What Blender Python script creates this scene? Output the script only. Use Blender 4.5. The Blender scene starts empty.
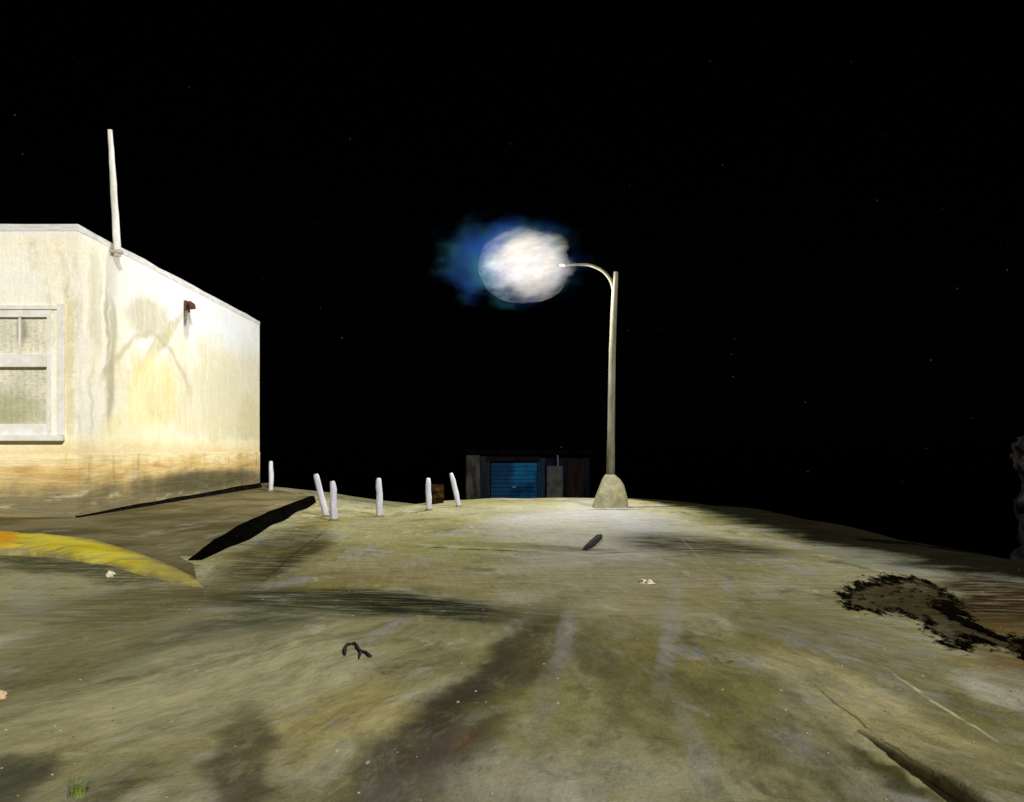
import bpy, bmesh, math, random
import numpy as np
from mathutils import Vector, Matrix, noise as mnoise
R = math.radians
rng = random.Random(7)
sc = bpy.context.scene
COL = sc.collection
F, H0, CX, HY = 910.0, 1.5, 512.0, 449.0      # focal length in pixels, eye height, principal column, eye-level row

# ------------------------------------------------------------------ layout helpers
def W(px, py, Y):
    return Vector(((px-CX)/F*Y, Y, H0-(py-HY)/F*Y))
def G(px, py, z=0.0):
    Y = F*(H0-z)/(py-HY)
    return Vector(((px-CX)/F*Y, Y, z))
def lin(r, g, b, k=1.0):
    f = lambda c: (c/255/12.92 if c <= 10 else ((c/255+.055)/1.055)**2.4)
    return (f(r)*k, f(g)*k, f(b)*k, 1.0)

# ------------------------------------------------------------------ terrain
edge_px = [(1200,578),(1100,565),(1024,556),(940,543),(860,527),(760,508),(700,502),(640,498),(580,497),(500,497),(460,499),
           (436,506),(412,520),(392,522),(372,516),(345,510),(322,503),(308,497),(262,489)]
EDGE = [(10,-14),(9.2,0)] + [tuple(G(x,y).xy) for x,y in edge_px] + [(-9.6,37),(-26,37),(-42,20),(-42,-14)]
EP = np.array(EDGE)
def sdist(x, y):
    x = np.asarray(x, float); y = np.asarray(y, float)
    best = np.full(x.shape, 1e9); inside = np.zeros(x.shape, bool)
    n = len(EP)
    for i in range(n):
        ax, ay = EP[i]; bx, by = EP[(i+1) % n]
        dx, dy = bx-ax, by-ay
        t = np.clip(((x-ax)*dx+(y-ay)*dy)/(dx*dx+dy*dy), 0, 1)
        best = np.minimum(best, np.hypot(x-ax-t*dx, y-ay-t*dy))
        if dy != 0:
            c = ((ay > y) != (by > y)) & (x < dx*(y-ay)/dy+ax)
            inside ^= c
    return np.where(inside, -best, best)
def T(x, y):
    x = np.asarray(x, float); y = np.asarray(y, float)
    d = sdist(x, y)
    k = .22
    sp = k*np.log1p(np.exp(np.clip(d/k, -40, 40)))
    sp = np.where(d/k > 40, d, sp)
    t = np.clip((x-1)/5, 0, 1); t = t*t*(3-2*t)
    z = -(0.15+0.27*t)*sp
    und = .018*np.sin(x*.9+.4*y)+.014*np.sin(y*1.3-.7*x+1)+.008*np.sin(2.7*x+1.9*y)
    return z + und*np.clip(1-np.abs(d)/200, 0, 1)
def Tz(x, y): return float(T(np.array([x]), np.array([y]))[0])
def GT(px, py):                       # ground point seen at a pixel, on the real terrain
    p = G(px, py)
    for _ in range(6):
        z = Tz(p.x, p.y); p = G(px, py, z)
    return p

# ------------------------------------------------------------------ object helpers
def link(name, me, m=None, parent=None):
    o = bpy.data.objects.new(name, me); COL.objects.link(o)
    if m is not None: me.materials.append(m)
    if parent is not None: o.parent = parent
    return o
def obj(name, bm, m, parent=None, smooth=False):
    bmesh.ops.recalc_face_normals(bm, faces=bm.faces)
    me = bpy.data.meshes.new(name); bm.to_mesh(me); bm.free()
    if smooth:
        for p in me.polygons: p.use_smooth = True
    return link(name, me, m, parent)
def tag(o, label=None, cat=None, group=None, kind=None):
    if label: o['label'] = label
    if cat: o['category'] = cat
    if group: o['group'] = group
    if kind: o['kind'] = kind
    return o
def empty(name, loc, label, cat, group=None):
    o = bpy.data.objects.new(name, None); COL.objects.link(o); o.location = loc; o.empty_display_size = .2
    return tag(o, label, cat, group)
def box(bm, x0, x1, y0, y1, z0, z1, bev=0):
    g = bmesh.ops.create_cube(bm, size=1)
    for v in g['verts']:
        v.co = Vector(((x0+x1)/2+v.co.x*(x1-x0), (y0+y1)/2+v.co.y*(y1-y0), (z0+z1)/2+v.co.z*(z1-z0)))
    if bev:
        es = list({e for v in g['verts'] for e in v.link_edges})
        bmesh.ops.bevel(bm, geom=es, offset=bev, segments=2, affect='EDGES', profile=.6)
def tube(bm, pts, rads, n=14, jit=0.0, seed=0):
    pts = [Vector(p) for p in pts]; rings = []
    for i, p in enumerate(pts):
        t = (pts[min(i+1, len(pts)-1)]-pts[max(i-1, 0)]).normalized()
        a = t.orthogonal().normalized() if i == 0 else (a - t*a.dot(t)).normalized()
        b = t.cross(a)
        ring = []
        for k in range(n):
            th = 2*math.pi*k/n
            d = a*math.cos(th)+b*math.sin(th)
            r = rads[i]*(1+jit*mnoise.noise(Vector((d.x*1.5+seed, d.y*1.5, i*.6+d.z))))
            ring.append(bm.verts.new(p+d*r))
        rings.append(ring)
    for i in range(len(rings)-1):
        for k in range(n):
            bm.faces.new((rings[i][k], rings[i][(k+1) % n], rings[i+1][(k+1) % n], rings[i+1][k]))
    bm.faces.new(rings[0][::-1]); bm.faces.new(rings[-1])
def lerp(a, b, t): return a+(b-a)*t
def interp(pts, n):                   # resample a polyline (tuples of any length) into n points, Catmull-Rom
    P = np.array(pts, float); m = len(P); out = []
    for i in range(n):
        u = i/(n-1)*(m-1); k = min(int(u), m-2); t = u-k
        p0, p1, p2, p3 = P[max(k-1,0)], P[k], P[k+1], P[min(k+2,m-1)]
        out.append(.5*(2*p1+(p2-p0)*t+(2*p0-5*p1+4*p2-p3)*t*t+(3*p1-p0-3*p2+p3)*t**3))
    return out

# ------------------------------------------------------------------ node helpers
class NT:
    def __init__(s, name, rough=.9, spec=.15):
        s.m = bpy.data.materials.new(name); s.m.use_nodes = True
        s.t = s.m.node_tree; s.t.nodes.clear()
        s.out = s.t.nodes.new('ShaderNodeOutputMaterial')
        s.b = s.t.nodes.new('ShaderNodeBsdfPrincipled')
        s.b.inputs['Roughness'].default_value = rough
        s.b.inputs['Specular IOR Level'].default_value = spec
        s.t.links.new(s.b.outputs[0], s.out.inputs[0])
        s.co = s.t.nodes.new('ShaderNodeTexCoord').outputs['Object']
        s.pos = s.t.nodes.new('ShaderNodeNewGeometry').outputs['Position']
    def n(s, typ, ins=None, **kw):
        nd = s.t.nodes.new(typ)
        for k, v in kw.items(): setattr(nd, k, v)
        for k, v in (ins or {}).items():
            if hasattr(v, 'links') or isinstance(v, bpy.types.NodeSocket): s.t.links.new(v, nd.inputs[k])
            else: nd.inputs[k].default_value = v
        return nd
    def math(s, op, a, b=0.0, clamp=False):
        return s.n('ShaderNodeMath', {0: a, 1: b}, operation=op, use_clamp=clamp).outputs[0]
    def vec(s, op, a, b=(0,0,0)):
        nd = s.n('ShaderNodeVectorMath', {0: a, 1: b}, operation=op)
        return nd.outputs['Value'] if op in ('DOT_PRODUCT', 'LENGTH') else nd.outputs[0]
    def noise(s, scale=1, detail=4, rough=.55, co=None, stretch=(1,1,1), rot=(0,0,0), color=False, dist=0.0):
        co = s.pos if co is None else co
        if stretch != (1,1,1) or rot != (0,0,0):
            r = s.n('ShaderNodeMapping', {'Vector': co, 'Rotation': rot})
            co = s.n('ShaderNodeMapping', {'Vector': r.outputs[0], 'Scale': stretch}).outputs[0]
        nd = s.n('ShaderNodeTexNoise', {'Vector': co, 'Scale': scale, 'Detail': detail, 'Roughness': rough, 'Distortion': dist})
        return nd.outputs['Color' if color else 0]
    def rng(s, v, a, b, c=0.0, d=1.0, smooth=True):
        return s.n('ShaderNodeMapRange', {0: v, 1: a, 2: b, 3: c, 4: d}, interpolation_type='SMOOTHSTEP' if smooth else 'LINEAR').outputs[0]
    def mix(s, f, a, b, mode='MIX'):
        nd = s.n('ShaderNodeMix', data_type='RGBA', blend_type=mode)
        for i, v in ((0, f), (6, a), (7, b)):
            if isinstance(v, bpy.types.NodeSocket): s.t.links.new(v, nd.inputs[i])
            else: nd.inputs[i].default_value = v
        return nd.outputs[2]
    def bump(s, h, strength=.3, dist=.02):
        s.t.links.new(s.n('ShaderNodeBump', {'Height': h, 'Strength': strength, 'Distance': dist}).outputs[0], s.b.inputs['Normal'])
    def base(s, c):
        if isinstance(c, bpy.types.NodeSocket): s.t.links.new(c, s.b.inputs['Base Color'])
        else: s.b.inputs['Base Color'].default_value = c
    def ellipse(s, C, A, B, p, inner=.35, outer=1.0):
        """soft elliptical mark on a surface: centre C, half-axis end A, half-width end B (world points)"""
        a, b = A-C, B-C
        aa, ab, bb = a.dot(a), a.dot(b), b.dot(b); D = aa*bb-ab*ab
        d1, d2 = (a*bb-b*ab)/D, (b*aa-a*ab)/D
        q = s.vec('SUBTRACT', p, tuple(C))
        u, v = s.vec('DOT_PRODUCT', q, tuple(d1)), s.vec('DOT_PRODUCT', q, tuple(d2))
        r2 = s.math('ADD', s.math('MULTIPLY', u, u), s.math('MULTIPLY', v, v))
        r = s.math('SQRT', r2)
        return s.rng(r, inner, outer, 1.0, 0.0)

def simple(name, c1, c2, scale=6, rough=.85, bump=.2, spec=.2, stretch=(1,1,1), metallic=0):
    n = NT(name, rough, spec)
    f = n.noise(scale, 5, .65, n.co, stretch)
    n.base(n.mix(n.rng(f, .3, .7), c1, c2))
    n.bump(n.noise(scale*4, 4, .6, n.co, stretch), bump, .01)
    n.b.inputs['Metallic'].default_value = metallic
    return n.m

# ------------------------------------------------------------------ ground
KG = 1/.87
def ground_material():
    n = NT('weathered_ground', 1.0, 0.0)
    flat = n.vec('MULTIPLY', n.pos, (1,1,0))
    warp = n.vec('SUBTRACT', n.noise(.9, 4, .6, flat, color=True), (.5,.5,.5))
    wp = n.vec('ADD', flat, n.vec('MULTIPLY', warp, (.55,.9,0)))
    fine = n.vec('SUBTRACT', n.noise(5, 4, .65, flat, color=True), (.5,.5,.5))
    wp2 = n.vec('ADD', wp, n.vec('MULTIPLY', fine, (.12,.3,0)))
    wsm = n.vec('ADD', flat, n.vec('MULTIPLY', n.vec('SUBTRACT', n.noise(1.7, 3, .6, flat, color=True), (.5,.5,.5)), (.10,.16,0)))
    # wheel-worn directions: tracks fan out from a point below the lamp, farther off they lie across
    fan = n.vec('SUBTRACT', n.vec('ADD', flat, n.vec('MULTIPLY', n.vec('SUBTRACT', n.noise(.8, 2, .5, flat, color=True), (.5,.5,.5)), (.5,.5,0))), (.75,11.6,0))
    fr = n.vec('LENGTH', fan); fd = n.n('ShaderNodeVectorMath', {0: fan}, operation='NORMALIZE').outputs[0]
    fv = n.vec('ADD', fd, n.n('ShaderNodeCombineXYZ', {2: n.math('MULTIPLY', fr, .055)}).outputs[0])
    fan1 = n.noise(9, 9, .82, fv); fan2 = n.noise(4.2, 6, .68, fv); fan3 = n.noise(34, 8, .85, fv)
    nearw = n.rng(n.math('ADD', n.n('ShaderNodeSeparateXYZ', {0: flat}).outputs[1], n.math('MULTIPLY', n.noise(.6, 4, .6, flat), 3.0)), 8.2, 11.0, 1, 0)
    # broad patches
    c = n.mix(n.rng(n.noise(.33, 5, .6, wp), .38, .62), lin(116,110,72,KG), lin(140,136,102,KG))
    c = n.mix(n.rng(n.noise(.6, 6, .65, wp, (1,.7,1)), .5, .62, 0, .8), c, lin(140,138,122,KG))
    c = n.mix(n.rng(n.noise(.8, 6, .65, wp, (1,.5,1), (0,0,.4)), .53, .66, 0, .75), c, lin(126,114,58,KG))
    c = n.mix(n.rng(n.noise(1.3, 6, .7, wp2, (1,.45,1)), .53, .68, 0, .8), c, lin(80,79,56,KG))
    c = n.mix(n.rng(n.noise(2.2, 6, .7, wp2, (1.6,.4,1), (0,0,-.2)), .55, .66, 0, .7), c, lin(160,157,136,KG))
    c = n.mix(n.rng(n.noise(3.0, 6, .7, wp2, (.6,1.1,1), (0,0,.2)), .56, .67, 0, .7), c, lin(82,78,46,KG))
    c = n.mix(n.rng(n.noise(1.0, 5, .65, wp2, (2.4,.45,1), (0,0,.1)), .58, .66, 0, .6), c, lin(132,130,134,KG))
    # stains, plus some painted light and shade: ((cx,cy),(end),(side)), colour, strength
    def E(c_, a_, b_): return [G(*q) for q in (c_, a_, b_)]
    ST = [
      ((585,522),(710,526),(585,500), (146,146,144), .95),  # pale glow around the lamp footing, painted into the ground
      ((560,533),(640,536),(560,517), (150,146,118), .5),
      ((700,546),(820,556),(700,535), (46,46,30), .95),
      ((745,512),(860,530),(745,500), (52,58,36), .9),  # more of the painted darkening along the right crest
      ((905,601),(968,616),(908,586), (66,58,32), .85), ((965,618),(1010,640),(960,640), (70,58,34), .7),
      ((500,506),(590,504),(500,497), (104,100,72), .8),  # painted darker to mute the lamp's pool of light left of the footing
      ((860,553),(950,572),(860,541), (96,100,100), .6),
      ((1000,600),(925,578),(1000,572), (46,30,16), 1.0),
      ((1010,650),(960,640),(1010,620), (88,66,26), .75),
      ((330,603),(560,612),(330,590), (46,50,34), .95),
      ((430,608),(540,618),(430,596), (32,35,24), .9),
      ((215,640),(330,600),(180,625), (60,64,42), .85),
      ((500,680),(562,600),(440,690), (58,55,38), .95),
      ((440,745),(530,640),(390,730), (62,57,44), .9),
      ((410,790),(470,720),(370,780), (96,84,76), .6),
      ((470,745),(488,730),(464,745), (88,40,40), .6),
      ((600,650),(690,640),(590,720), (100,94,56), .6),
      ((545,610),(600,600),(545,628), (66,64,40), .6),
      ((672,610),(676,575),(684,610), (140,139,140), .5), ((664,670),(668,640),(676,670), (138,137,138), .5),
      ((690,735),(676,690),(706,735), (134,134,132), .55),
      ((566,632),(572,600),(577,632), (128,127,130), .5), ((548,690),(556,655),(562,690), (120,118,116), .4),
      ((530,720),(600,700),(530,790), (118,112,62), .5),
      ((250,670),(420,650),(250,630), (158,153,118), .8),
      ((150,700),(330,650),(90,670), (156,150,112), .75),
      ((320,730),(420,700),(320,780), (156,146,96), .7),
      ((245,762),(245,700),(285,762), (76,69,52), .9),
      ((20,780),(75,770),(20,750), (62,62,50), .85),
      ((130,605),(260,590),(130,585), (86,80,48), .8), ((90,640),(210,600),(60,620), (98,90,52), .7),
      ((60,566),(180,584),(60,557), (52,54,32), .9),
      ((35,595),(70,600),(35,578), (134,132,112), .6),
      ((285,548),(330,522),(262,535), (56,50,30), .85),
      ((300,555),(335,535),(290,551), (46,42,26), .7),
      ((400,515),(470,518),(400,508), (96,94,58), .6),
      ((520,546),(650,552),(520,543), (74,72,48), .8),
      ((430,542),(560,545),(430,532), (136,132,76), .5),
      ((400,570),(520,575),(400,555), (122,110,74), .6),
      ((620,585),(760,590),(620,562), (134,126,100), .6), ((770,620),(830,660),(720,640), (104,98,52), .7), ((860,640),(960,690),(880,625), (116,112,84), .7),
      ((850,695),(1000,790),(905,688), (158,148,104), .8),
      ((830,600),(900,640),(800,640), (124,118,84), .5),
      ((890,768),(965,808),(868,742), (52,52,24), .9),  # shadow wedge beside the path ledge, deepened in the ground colour
      ((830,760),(930,800),(770,700), (110,108,82), .6),
      ((560,790),(760,785),(560,765), (138,135,118), .45),
      ((700,705),(800,700),(700,660), (112,106,58), .5),
      ((940,690),(1010,720),(920,650), (110,104,62), .6),
    ]
    c = n.mix(n.math('MULTIPLY', n.rng(fan2, .47, .36, 0, .75), nearw), c, lin(80,78,54,KG))
    c = n.mix(n.math('MULTIPLY', n.rng(fan2, .54, .64, 0, .75), nearw), c, lin(158,155,138,KG))
    c = n.mix(n.math('MULTIPLY', n.rng(n.noise(12, 6, .7, n.vec('ADD', fv, (3,0,0))), .57, .66, 0, .6), nearw), c, lin(146,145,146,KG))
    c = n.mix(n.math('MULTIPLY', n.rng(n.noise(15, 6, .7, n.vec('ADD', fv, (0,5,0))), .58, .68, 0, .6), nearw), c, lin(70,70,50,KG))
    hair = n.noise(1, 5, .7, wsm, (1.3,11,1), (0,0,.12))
    hair2 = n.noise(1, 5, .7, wsm, (18,1.2,1), (0,0,-.12))
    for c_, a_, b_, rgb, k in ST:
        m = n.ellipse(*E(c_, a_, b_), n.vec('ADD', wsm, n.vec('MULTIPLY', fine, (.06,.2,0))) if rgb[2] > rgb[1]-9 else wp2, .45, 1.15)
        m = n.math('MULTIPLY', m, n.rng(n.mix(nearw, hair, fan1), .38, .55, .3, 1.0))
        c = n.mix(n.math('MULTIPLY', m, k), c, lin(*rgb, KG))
    # thin scores and cracks
    for c_, a_, b_, rgb, k in (((935,698),(1012,746),(934.2,699.3),(190,186,150),.7), ((860,722),(955,800),(859.2,723),(70,66,44),.7),
                               ((700,560),(770,640),(698.5,561),(150,144,110),.18), ((468,548),(560,552),(468,547.3),(52,50,36),.8),
                               ((612,552),(645,551),(612,551.4),(58,54,40),.7), ((615,508.6),(648,509.6),(615,508.1),(50,46,36),.8),
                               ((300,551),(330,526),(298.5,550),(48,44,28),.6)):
        m = n.ellipse(*E(c_, a_, b_), wsm if c_[1] > 600 else flat, .5, 1.1)
        c = n.mix(n.math('MULTIPLY', n.math('MULTIPLY', m, n.rng(n.noise(4, 4, .7, flat), .4, .5, .2, 1)), k), c, lin(*rgb, KG))
    # brush-like scuffing, dry and streaky, and grit
    st1 = n.noise(1, 9, .85, wsm, (1.5,9,1), (0,0,.1))
    st2 = n.noise(1, 9, .85, wsm, (17,1.2,1), (0,0,-.12))
    w = nearw
    st = n.mix(w, n.mix(.35, st1, st2), n.mix(.62, fan1, fan3))
    c = n.mix(1.0, c, n.mix(n.rng(st, .36, .64), (.68,.68,.66,1), (1.27,1.26,1.24,1)), 'MULTIPLY')
    c = n.mix(n.rng(n.noise(9, 5, .7, flat, (1,.5,1)), .60, .78, 0, .55), c, lin(58,56,36,KG))
    c = n.mix(n.rng(n.noise(13, 5, .75, flat, (1,.4,1), (0,0,.5)), .62, .8, 0, .5), c, lin(178,172,140,KG))
    sp = n.n('ShaderNodeTexVoronoi', {'Vector': n.vec('MULTIPLY', flat, (1,.35,1)), 'Scale': 5.0}).outputs['Distance']
    c = n.mix(n.rng(sp, .03, .055, .6, 0), c, lin(190,186,165,KG))
    c = n.mix(1.0, c, (1.05,1.07,1.13,1), 'MULTIPLY')
    # dark verge: loss of light painted into the colour along the right brink
    vg = n.n('ShaderNodeAttribute', attribute_name='crest_fade').outputs['Fac']
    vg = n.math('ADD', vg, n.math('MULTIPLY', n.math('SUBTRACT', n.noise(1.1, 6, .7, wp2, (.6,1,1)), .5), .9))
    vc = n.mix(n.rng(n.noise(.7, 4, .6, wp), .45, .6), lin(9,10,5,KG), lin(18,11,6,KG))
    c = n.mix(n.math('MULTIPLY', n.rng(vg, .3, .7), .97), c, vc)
    n.base(c)
    h = n.math('ADD', n.math('MULTIPLY', st, .12), n.math('ADD', n.noise(30, 5, .75, flat, (1,.6,1)), n.math('MULTIPLY', n.noise(5, 5, .7, flat), .9)))
    n.bump(h, .4, .03)
    return n.m
GMAT = ground_material()
def build_ground():
    def axis(lo, hi, step, far):
        a = list(np.arange(lo, hi+1e-6, step)); s = step; x = hi
        while x < far: s *= 1.35; x += s; a.append(x)
        s = step; x = lo; pre = []
        while x > -far: s *= 1.35; x -= s; pre.append(x)
        return np.array(pre[::-1]+a)
    xs, ys = axis(-12, 11, .1, 420), axis(2, 33, .1, 420)
    X, Y = np.meshgrid(xs, ys)
    Z = T(X, Y)
    nx, ny = len(xs), len(ys)
    V = np.stack([X, Y, Z], -1).reshape(-1, 3)
    i = np.arange(nx*ny).reshape(ny, nx)
    q = np.stack([i[:-1,:-1], i[:-1,1:], i[1:,1:], i[1:,:-1]], -1).reshape(-1, 4)
    me = bpy.data.meshes.new('ground')
    me.from_pydata(V.tolist(), [], q.tolist())
    for p in me.polygons: p.use_smooth = True
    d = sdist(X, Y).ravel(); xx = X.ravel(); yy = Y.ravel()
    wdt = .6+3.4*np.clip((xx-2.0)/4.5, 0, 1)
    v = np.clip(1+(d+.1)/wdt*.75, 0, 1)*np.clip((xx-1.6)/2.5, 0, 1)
    me.attributes.new('crest_fade', 'FLOAT', 'POINT').data.foreach_set('value', v.astype(np.float32))
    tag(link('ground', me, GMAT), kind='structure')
build_ground()

# ------------------------------------------------------------------ pavement, kerbs, path
PZ = .15
tip = G(193,560,PZ); kend = G(313,496,PZ)
def slab(name, pts, z0, z1, m):
    bm = bmesh.new()
    a = [bm.verts.new((p[0], p[1], z1)) for p in pts]; b = [bm.verts.new((p[0], p[1], z0)) for p in pts]
    bm.faces.new(a); bm.faces.new(b[::-1])
    for i in range(len(a)):
        j = (i+1) % len(a); bm.faces.new((a[i], b[i], b[j], a[j]))
    return obj(name, bm, m)
def pav_mat():
    n = NT('trodden_pavement', 1.0, 0.0)
    flat = n.vec('MULTIPLY', n.pos, (1,1,0))
    c = n.mix(n.rng(n.noise(.5, 5, .6, flat), .38, .62), lin(80,75,50,KG), lin(106,99,72,KG))
    c = n.mix(n.rng(n.noise(1.1, 5, .65, flat, (1,.4,1)), .55, .7, 0, .7), c, lin(132,126,116,KG))
    c = n.mix(n.rng(n.noise(1.6, 5, .65, flat, (1,.35,1)), .55, .72, 0, .7), c, lin(64,62,42,KG))
    st = n.noise(1, 6, .7, flat, (20,1.4,1), (0,0,.2))
    c = n.mix(1.0, c, n.mix(n.rng(st, .3, .7), (.75,.75,.73,1), (1.22,1.2,1.18,1)), 'MULTIPLY')
    n.base(c); n.bump(n.math('ADD', st, n.noise(20, 5, .7, flat)), .5, .03)
    return n.m
def zk(t): return lerp(.04, PZ, min(1, t*1.6))
kp = [Vector(q) for q in interp([tuple(G(x,y,z)) for x,y,z in ((193,561,.01),(215,543,.08),(245,525,.14),(278,510,PZ),(313,496.5,PZ))], 40)]
yo = [Vector(q) for q in interp([tuple(G(x,y)) for x,y in ((205,590),(150,577),(100,566),(50,557),(0,553),(-90,549))], 48)]
yi = [Vector(q) for q in interp([tuple(G(x,y,z)) for x,y,z in ((193,577,.02),(150,558,.06),(100,542,.08),(50,532,.08),(0,528,.08),(-90,524,.08))], 48)]
YN = F*(H0-PZ)/68; XN = (78-CX)/F*YN; YF = F*(H0-PZ)/38.5; XF = (260-CX)/F*YF
bm = bmesh.new()
def strip(A, B):
    a = [bm.verts.new(p) for p in A]; b = [bm.verts.new(p) for p in B]; c = [bm.verts.new((p.x, p.y, -1.0)) for p in A]
    for i in range(len(a)-1):
        bm.faces.new((a[i], a[i+1], b[i+1], b[i])); bm.faces.new((c[i], c[i+1], a[i+1], a[i]))
nW = Vector((XN-.3, YN+.3, PZ))
strip(kp, [nW.lerp(Vector((XF-.3, YF-.2, PZ)), i/39) for i in range(40)])
strip([kp[-1], G(290,492,PZ), G(264,487.5,PZ), Vector((-9.6,36.5,PZ))], [Vector((XF-.3,YF-.2,PZ)), Vector((XF-.4,YF-.2,PZ)), Vector((XF-.5,YF-.2,PZ)), Vector((-12,YF-.2,PZ))])
yin = [q.lerp(p, .3) for p, q in zip(yo, yi)]
strip([kp[0]]+[Vector((p.x,p.y,min(.05,p.z+.01))) for p in yin], [nW]+[nW.lerp(Vector((-19,YN+.3,PZ)), i/47) for i in range(48)])
bmesh.ops.remove_doubles(bm, verts=bm.verts, dist=1e-3)
pv_ = obj('pavement', bm, pav_mat()); tag(pv_, kind='structure')
def ribbon_solid(name, rows, m, smooth=False):
    """rows: closed cross-sections (lists of points) swept along the kerb"""
    bm = bmesh.new(); R_ = [[bm.verts.new(p) for p in r] for r in rows]; k = len(rows[0])
    for i in range(len(R_)-1):
        for j in range(k):
            bm.faces.new((R_[i][j], R_[i][(j+1) % k], R_[i+1][(j+1) % k], R_[i+1][j]))
    bm.faces.new(R_[0][::-1]); bm.faces.new(R_[-1])
    return obj(name, bm, m, smooth=smooth)
def wob(i, s, a): return a*mnoise.noise(Vector((i*.31, s, .7)))
# black kerb running back along the pavement edge
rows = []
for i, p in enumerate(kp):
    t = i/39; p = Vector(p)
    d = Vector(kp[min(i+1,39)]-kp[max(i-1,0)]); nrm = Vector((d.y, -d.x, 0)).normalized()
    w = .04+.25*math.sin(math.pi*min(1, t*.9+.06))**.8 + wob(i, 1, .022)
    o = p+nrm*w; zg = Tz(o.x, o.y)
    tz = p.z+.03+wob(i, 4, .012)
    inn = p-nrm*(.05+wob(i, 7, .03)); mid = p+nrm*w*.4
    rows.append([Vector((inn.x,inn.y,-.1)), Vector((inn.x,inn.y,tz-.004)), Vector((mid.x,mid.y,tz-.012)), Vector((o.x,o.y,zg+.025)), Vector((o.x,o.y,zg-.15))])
bk = ribbon_solid('kerb', rows, simple('black_stone', (.0008,.0008,.0007,1), (.003,.003,.0024,1), 3, 1, .5, 0))
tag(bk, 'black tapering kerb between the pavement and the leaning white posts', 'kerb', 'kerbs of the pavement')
# yellow painted kerb
def yellow():
    n = NT('worn_yellow_paint', 1, 0)
    flat = n.vec('MULTIPLY', n.pos, (1,1,.5))
    c = n.mix(n.rng(n.noise(1.2, 5, .6, flat), .35, .65), lin(182,164,26,1.05), lin(196,184,66,1.05))
    c = n.mix(n.rng(n.noise(3, 6, .7, flat, (.5,2,1)), .52, .66, 0, .85), c, lin(150,138,84,1.1))
    c = n.mix(n.rng(n.noise(5, 6, .7, flat, (.4,2,1)), .6, .72, 0, .8), c, lin(92,84,40))
    c = n.mix(n.rng(n.noise(1.4, 7, .75, flat, (.5,1.6,1)), .54, .62, 0, .8), c, lin(128,120,74,1.1))
    m = n.ellipse(G(195,583), G(120,560), G(180,560), flat, .3, 1.1)
    c = n.mix(n.math('MULTIPLY', m, n.rng(n.noise(2.5, 5, .65, flat), .3, .6, .5, 1)), c, lin(132,124,74,1.3))
    c = n.mix(n.math('MULTIPLY', n.ellipse(G(5,541), G(22,541), G(5,530), flat, .3, 1.2), .8), c, lin(188,128,30,1.1))
    ac = n.n('ShaderNodeAttribute', attribute_name='across').outputs['Fac']
    ac = n.math('ADD', ac, n.math('MULTIPLY', n.math('SUBTRACT', n.noise(1.6, 7, .75, flat, (.45,1.5,1)), .5), 1.1))
    cov = n.math('MULTIPLY', n.rng(ac, .05, .25), n.rng(ac, .62, 1.15, 1, 0))
    bare = n.mix(n.rng(n.noise(2.5, 5, .65, flat), .35, .65), lin(112,104,62,KG), lin(146,138,96,KG))
    c = n.mix(cov, bare, c)
    n.base(c); n.bump(n.noise(10, 5, .7, flat, (.5,2,1)), .5, .03)
    return n.m
rows = []
for i, (p, q) in enumerate(zip(yo, yi)):
    t = i/47; p = p.copy(); p.y += wob(i, 13, .12)*min(1, t*3)
    h = .015+.11*min(1, t*2.2)+wob(i, 11, .02); s1 = p.lerp(q, .22); s2 = p.lerp(q, .6)
    rows.append([Vector((p.x,p.y,-.12)), Vector((p.x,p.y,h*.3)), Vector((s1.x,s1.y,h)), Vector((s2.x,s2.y,lerp(h,q.z+.01,.5))), Vector((q.x,q.y,q.z+.012+wob(i,17,.01))), Vector((q.x,q.y,-.12))])
yk = ribbon_solid('kerb', rows, yellow(), True)
at = yk.data.attributes.new('across', 'FLOAT', 'POINT'); at.data.foreach_set('value', [0,.12,.3,.62,1,1]*48)
tag(yk, 'worn yellow painted kerb curving in from the left edge below the house', 'kerb', 'kerbs of the pavement')

# low concrete strip in the right foreground; its left edge stands proud of the ground
lp = interp([tuple(G(x,y)) for x,y in ((748,668),(800,697),(850,726),(910,766),(968,804),(1050,862))], 40)
rp = interp([tuple(G(x,y)) for x,y in ((770,655),(860,672),(930,694),(1000,724),(1080,760),(1220,830))], 40)
rows = []
for i in range(40):
    t = i/39; l, r = Vector(lp[i]), Vector(rp[i])
    zl, zr = Tz(l.x,l.y), Tz(r.x,r.y)
    h = -.02+.10*max(0, min(1, (t-.34)/.42)); hr = -.02
    lj = l+Vector((wob(i*3, 21, .016), 0, 0)); m1 = l.lerp(r, .06); m2 = l.lerp(r, .5)
    rows.append([Vector((lj.x,lj.y,zl-.1)), Vector((lj.x,lj.y,zl+h*.93)), Vector((m1.x,m1.y,zl+h)), Vector((m2.x,m2.y,lerp(zl,zr,.5)+lerp(h,hr,.55))), Vector((r.x,r.y,zr+hr)), Vector((r.x,r.y,zr-.1))])
tag(ribbon_solid('path', rows, GMAT, True), kind='structure')

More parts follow.
